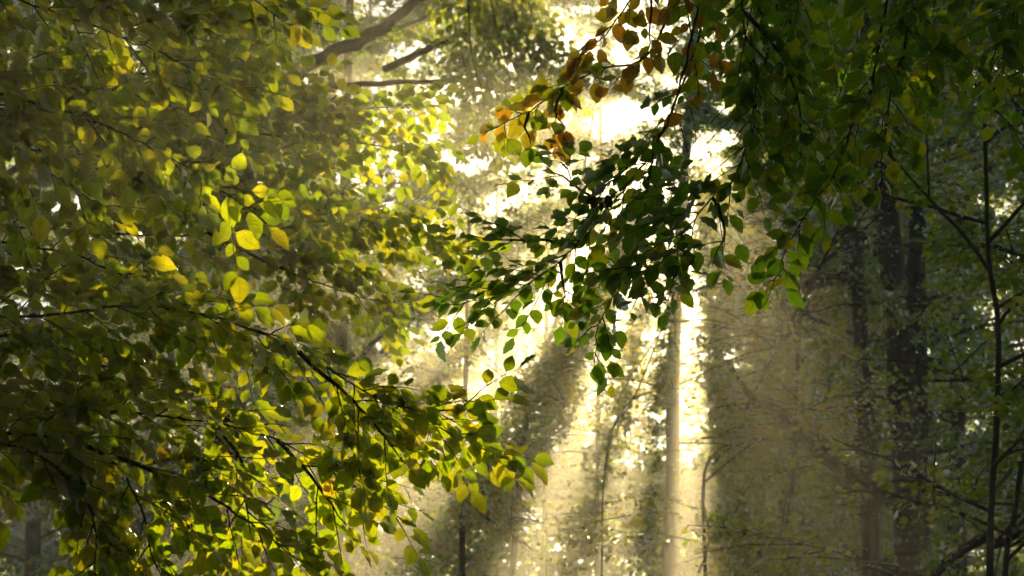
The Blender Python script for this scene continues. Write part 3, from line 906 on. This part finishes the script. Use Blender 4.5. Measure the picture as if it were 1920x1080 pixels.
make_bough('beech_bough', 'shaded middle-left bough hanging between the fan of yellow leaves and the longest bough',
           [[(-800, 420, 5.6), (-200, 440, 5.6), (100, 470, 5.6), (280, 540, 5.6), (400, 620, 5.6), (500, 700, 5.6)],
            [(-200, 600, 5.5), (80, 640, 5.5), (200, 690, 5.5), (330, 720, 5.5)]], tl=0.36, leaf=0.066, palette=GREEN, start=0.35)
def AIRY(px, py):
    n = vnoise(np.array([px / 18.0]), np.array([py / 18.0]))[0] - 0.5
    return all(((px - a) / c) ** 2 + ((py - b) / d) ** 2 + n * 1.2 > 1 for a, b, c, d in ((1332, 262, 66, 68), (1165, 228, 56, 38), (1345, 200, 40, 24), (1370, 440, 46, 26), (1120, 100, 60, 36)))
def GAPPED(px, py):
    return not open_mask(np.array([px]), np.array([py]), np.array([0.5]))[0]
SHADE_MIX = (('shade_green', 0.95), ('green', 0.05))  # palette for boughs in shade, the shade tinted into the leaves
# ---- right and centre
HANG = dict(normal=(0.1, -0.8, 0.55), droop=0.25, jit=0.36, tjit=0.3)
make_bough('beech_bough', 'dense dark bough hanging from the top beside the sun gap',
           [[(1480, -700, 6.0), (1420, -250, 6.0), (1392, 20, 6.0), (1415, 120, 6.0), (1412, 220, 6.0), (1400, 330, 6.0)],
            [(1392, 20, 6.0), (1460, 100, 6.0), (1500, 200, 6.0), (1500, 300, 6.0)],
            [(1420, -250, 6.0), (1500, -60, 6.0), (1478, 60, 6.0), (1475, 140, 6.0)]], tl=0.22, leaf=0.064, palette=SHADE_MIX, start=0.35, spacing=0.045, clip=AIRY, **HANG)
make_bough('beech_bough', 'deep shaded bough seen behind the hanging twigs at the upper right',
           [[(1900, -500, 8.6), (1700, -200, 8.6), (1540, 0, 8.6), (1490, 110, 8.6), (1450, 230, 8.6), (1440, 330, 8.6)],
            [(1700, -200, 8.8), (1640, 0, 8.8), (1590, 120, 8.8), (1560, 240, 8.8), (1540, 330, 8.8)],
            [(1600, -300, 8.4), (1440, -60, 8.4), (1400, 60, 8.4), (1390, 160, 8.4)]], tl=0.42, leaf=0.078, palette=SHADE_MIX, start=0.35, spacing=0.06, step=0.036, clip=AIRY, **HANG)
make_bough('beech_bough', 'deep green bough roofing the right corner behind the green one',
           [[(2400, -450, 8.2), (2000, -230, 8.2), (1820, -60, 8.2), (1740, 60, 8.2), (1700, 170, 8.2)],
            [(2300, -300, 8.4), (2000, -100, 8.4), (1900, 30, 8.4), (1860, 130, 8.4)]], tl=0.42, leaf=0.078, palette=SHADE_MIX, start=0.35, spacing=0.06, step=0.036, clip=AIRY, **HANG)
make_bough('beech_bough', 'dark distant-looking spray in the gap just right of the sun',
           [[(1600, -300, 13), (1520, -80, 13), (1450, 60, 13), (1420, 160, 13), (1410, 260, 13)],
            [(1600, -300, 13.3), (1560, -40, 13.3), (1530, 90, 13.3), (1510, 200, 13.3), (1490, 280, 13.3)]], tl=0.42, leaf=0.078, palette=SHADE_MIX, start=0.3, spacing=0.07, step=0.038, taper=0.4, clip=AIRY, **HANG)
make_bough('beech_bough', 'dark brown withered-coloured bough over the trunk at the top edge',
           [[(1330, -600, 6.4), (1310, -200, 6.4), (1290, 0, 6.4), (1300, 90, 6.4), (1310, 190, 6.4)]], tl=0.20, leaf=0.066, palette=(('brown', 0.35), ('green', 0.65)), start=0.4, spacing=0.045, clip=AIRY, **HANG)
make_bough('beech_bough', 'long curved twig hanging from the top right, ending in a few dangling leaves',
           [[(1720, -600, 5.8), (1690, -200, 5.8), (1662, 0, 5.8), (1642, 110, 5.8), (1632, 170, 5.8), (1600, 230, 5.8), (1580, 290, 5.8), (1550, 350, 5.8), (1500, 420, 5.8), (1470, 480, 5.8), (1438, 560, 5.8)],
            [(1690, -200, 5.8), (1700, 60, 5.8), (1675, 150, 5.8), (1660, 250, 5.8), (1650, 360, 5.8)]], tl=0.20, leaf=0.064, palette=SHADE_MIX, start=0.3, spacing=0.048, taper=0.7, clip=AIRY, **HANG)
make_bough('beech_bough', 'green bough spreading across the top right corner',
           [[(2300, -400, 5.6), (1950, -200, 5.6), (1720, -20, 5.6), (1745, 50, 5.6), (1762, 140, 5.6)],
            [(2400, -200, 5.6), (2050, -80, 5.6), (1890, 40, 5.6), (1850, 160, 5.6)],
            [(2400, -160, 5.8), (2100, -60, 5.8), (1980, 40, 5.8), (1910, 150, 5.8)]], tl=0.28, leaf=0.066, palette=SHADE_MIX, start=0.35, spacing=0.045, clip=AIRY, **HANG)
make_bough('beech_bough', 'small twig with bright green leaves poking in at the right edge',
           [[(2300, -100, 5.8), (2050, 60, 5.8), (1860, 170, 5.8), (1890, 230, 5.8), (1915, 270, 5.8), (1925, 340, 5.8)]], tl=0.12, leaf=0.062, palette=SHADE_MIX, start=0.72, spacing=0.05, clip=AIRY, **HANG)
LIGHT = dict(normal=(0.1, 0.65, 0.75), droop=0.35, jit=0.38, tjit=0.3)
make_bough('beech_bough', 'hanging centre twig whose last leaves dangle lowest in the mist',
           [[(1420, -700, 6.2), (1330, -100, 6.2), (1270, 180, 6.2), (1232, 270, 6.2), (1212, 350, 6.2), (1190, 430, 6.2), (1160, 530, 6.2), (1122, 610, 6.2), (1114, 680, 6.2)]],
           tl=0.20, leaf=0.058, palette=SHADE_MIX, start=0.66, spacing=0.055, taper=0.6, clip=AIRY, **LIGHT)
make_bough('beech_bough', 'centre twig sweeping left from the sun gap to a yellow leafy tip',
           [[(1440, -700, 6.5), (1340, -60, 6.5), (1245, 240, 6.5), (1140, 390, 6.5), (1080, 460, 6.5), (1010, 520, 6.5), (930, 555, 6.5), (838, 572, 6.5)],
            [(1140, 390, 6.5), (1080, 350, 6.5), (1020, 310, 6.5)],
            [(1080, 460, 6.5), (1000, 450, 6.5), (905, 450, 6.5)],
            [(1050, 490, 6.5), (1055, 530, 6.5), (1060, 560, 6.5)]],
           tl=0.34, leaf=0.064, palette=SHADE_MIX, start=0.56, spacing=0.042, taper=0.5, normal=(0.05, 0.35, 0.93), droop=0.16, step=0.032, jit=0.33, clip=AIRY)
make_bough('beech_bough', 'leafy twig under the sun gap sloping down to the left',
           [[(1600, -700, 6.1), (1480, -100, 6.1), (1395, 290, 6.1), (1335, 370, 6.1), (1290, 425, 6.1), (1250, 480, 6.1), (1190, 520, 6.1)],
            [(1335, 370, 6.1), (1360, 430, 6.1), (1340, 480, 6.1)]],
           tl=0.34, leaf=0.064, palette=SHADE_MIX, start=0.62, spacing=0.040, taper=0.35, normal=(0.05, 0.35, 0.93), droop=0.16, step=0.032, jit=0.33, clip=AIRY)
make_bough('autumn_bough', 'turning beech twig with orange leaves against the white sky gap',
           [[(1330, -500, 6.3), (1240, -120, 6.3), (1175, 10, 6.3), (1130, 70, 6.3), (1070, 120, 6.3)],
            [(1240, -120, 6.3), (1222, 0, 6.3), (1216, 90, 6.3), (1200, 110, 6.3)]], tl=0.12, leaf=0.07, start=0.6, spacing=0.07,
           palette=(('brown', 0.3), ('yellow', 0.7)), **LIGHT)
make_bough('autumn_bough', 'yellow and amber beech twig with leaf shadows in the middle of the light',
           [[(1330, -400, 6.4), (1240, 60, 6.4), (1120, 130, 6.4), (1055, 165, 6.4), (990, 210, 6.4), (900, 250, 6.4)],
            [(1055, 165, 6.4), (1040, 210, 6.4), (1060, 240, 6.4)], [(990, 210, 6.4), (985, 240, 6.4), (995, 270, 6.4)]], tl=0.13, leaf=0.068, start=0.62, spacing=0.045,
           palette=(('yellow', 0.55), ('green', 0.35), ('brown', 0.10)), **LIGHT)
make_bough('beech_bough', 'hazy leafy spray hanging far behind the amber twig',  # made-up bough, placed to block sun from the left boughs
           [[(880, -260, 20), (920, 0, 20), (950, 120, 20), (962, 200, 20), (968, 290, 20)],
            [(880, -260, 20), (880, 60, 20), (905, 180, 20), (915, 290, 20)],
            [(930, -260, 20), (990, 0, 20), (1030, 100, 20), (1060, 180, 20)], [(930, -260, 20), (960, 0, 20), (995, 90, 20), (1010, 175, 20)]], tl=0.42, leaf=0.09, spacing=0.085, step=0.05, start=0.4, palette=GREEN, r0=0.02, taper=0.3)
make_bough('beech_bough', 'faint leafy spray in the mist left of the amber twig',  # second added sun blocker, farther off
           [[(760, -260, 28), (840, 0, 28), (870, 120, 28), (890, 210, 28), (900, 290, 28)],
            [(900, -260, 29), (940, 60, 29), (985, 150, 29), (1000, 250, 29)]], tl=0.7, leaf=0.11, spacing=0.12, step=0.065, start=0.4, palette=GREEN, r0=0.03, taper=0.3)
make_bough('withered_twig', 'curled dead brown leaves hanging on the centre twigs',
           [[(1160, 335, 6.15), (1140, 345, 6.15), (1118, 372, 6.15)]], tl=0.05, leaf=0.05, spacing=0.05, start=0.1, palette=(('dry', 1.0),), sub=0, r0=0.003, normal=(0.6, -0.5, 0.2), jit=0.6, droop=0.9)
for s in TREE_STATS:
    print('STAT', s)
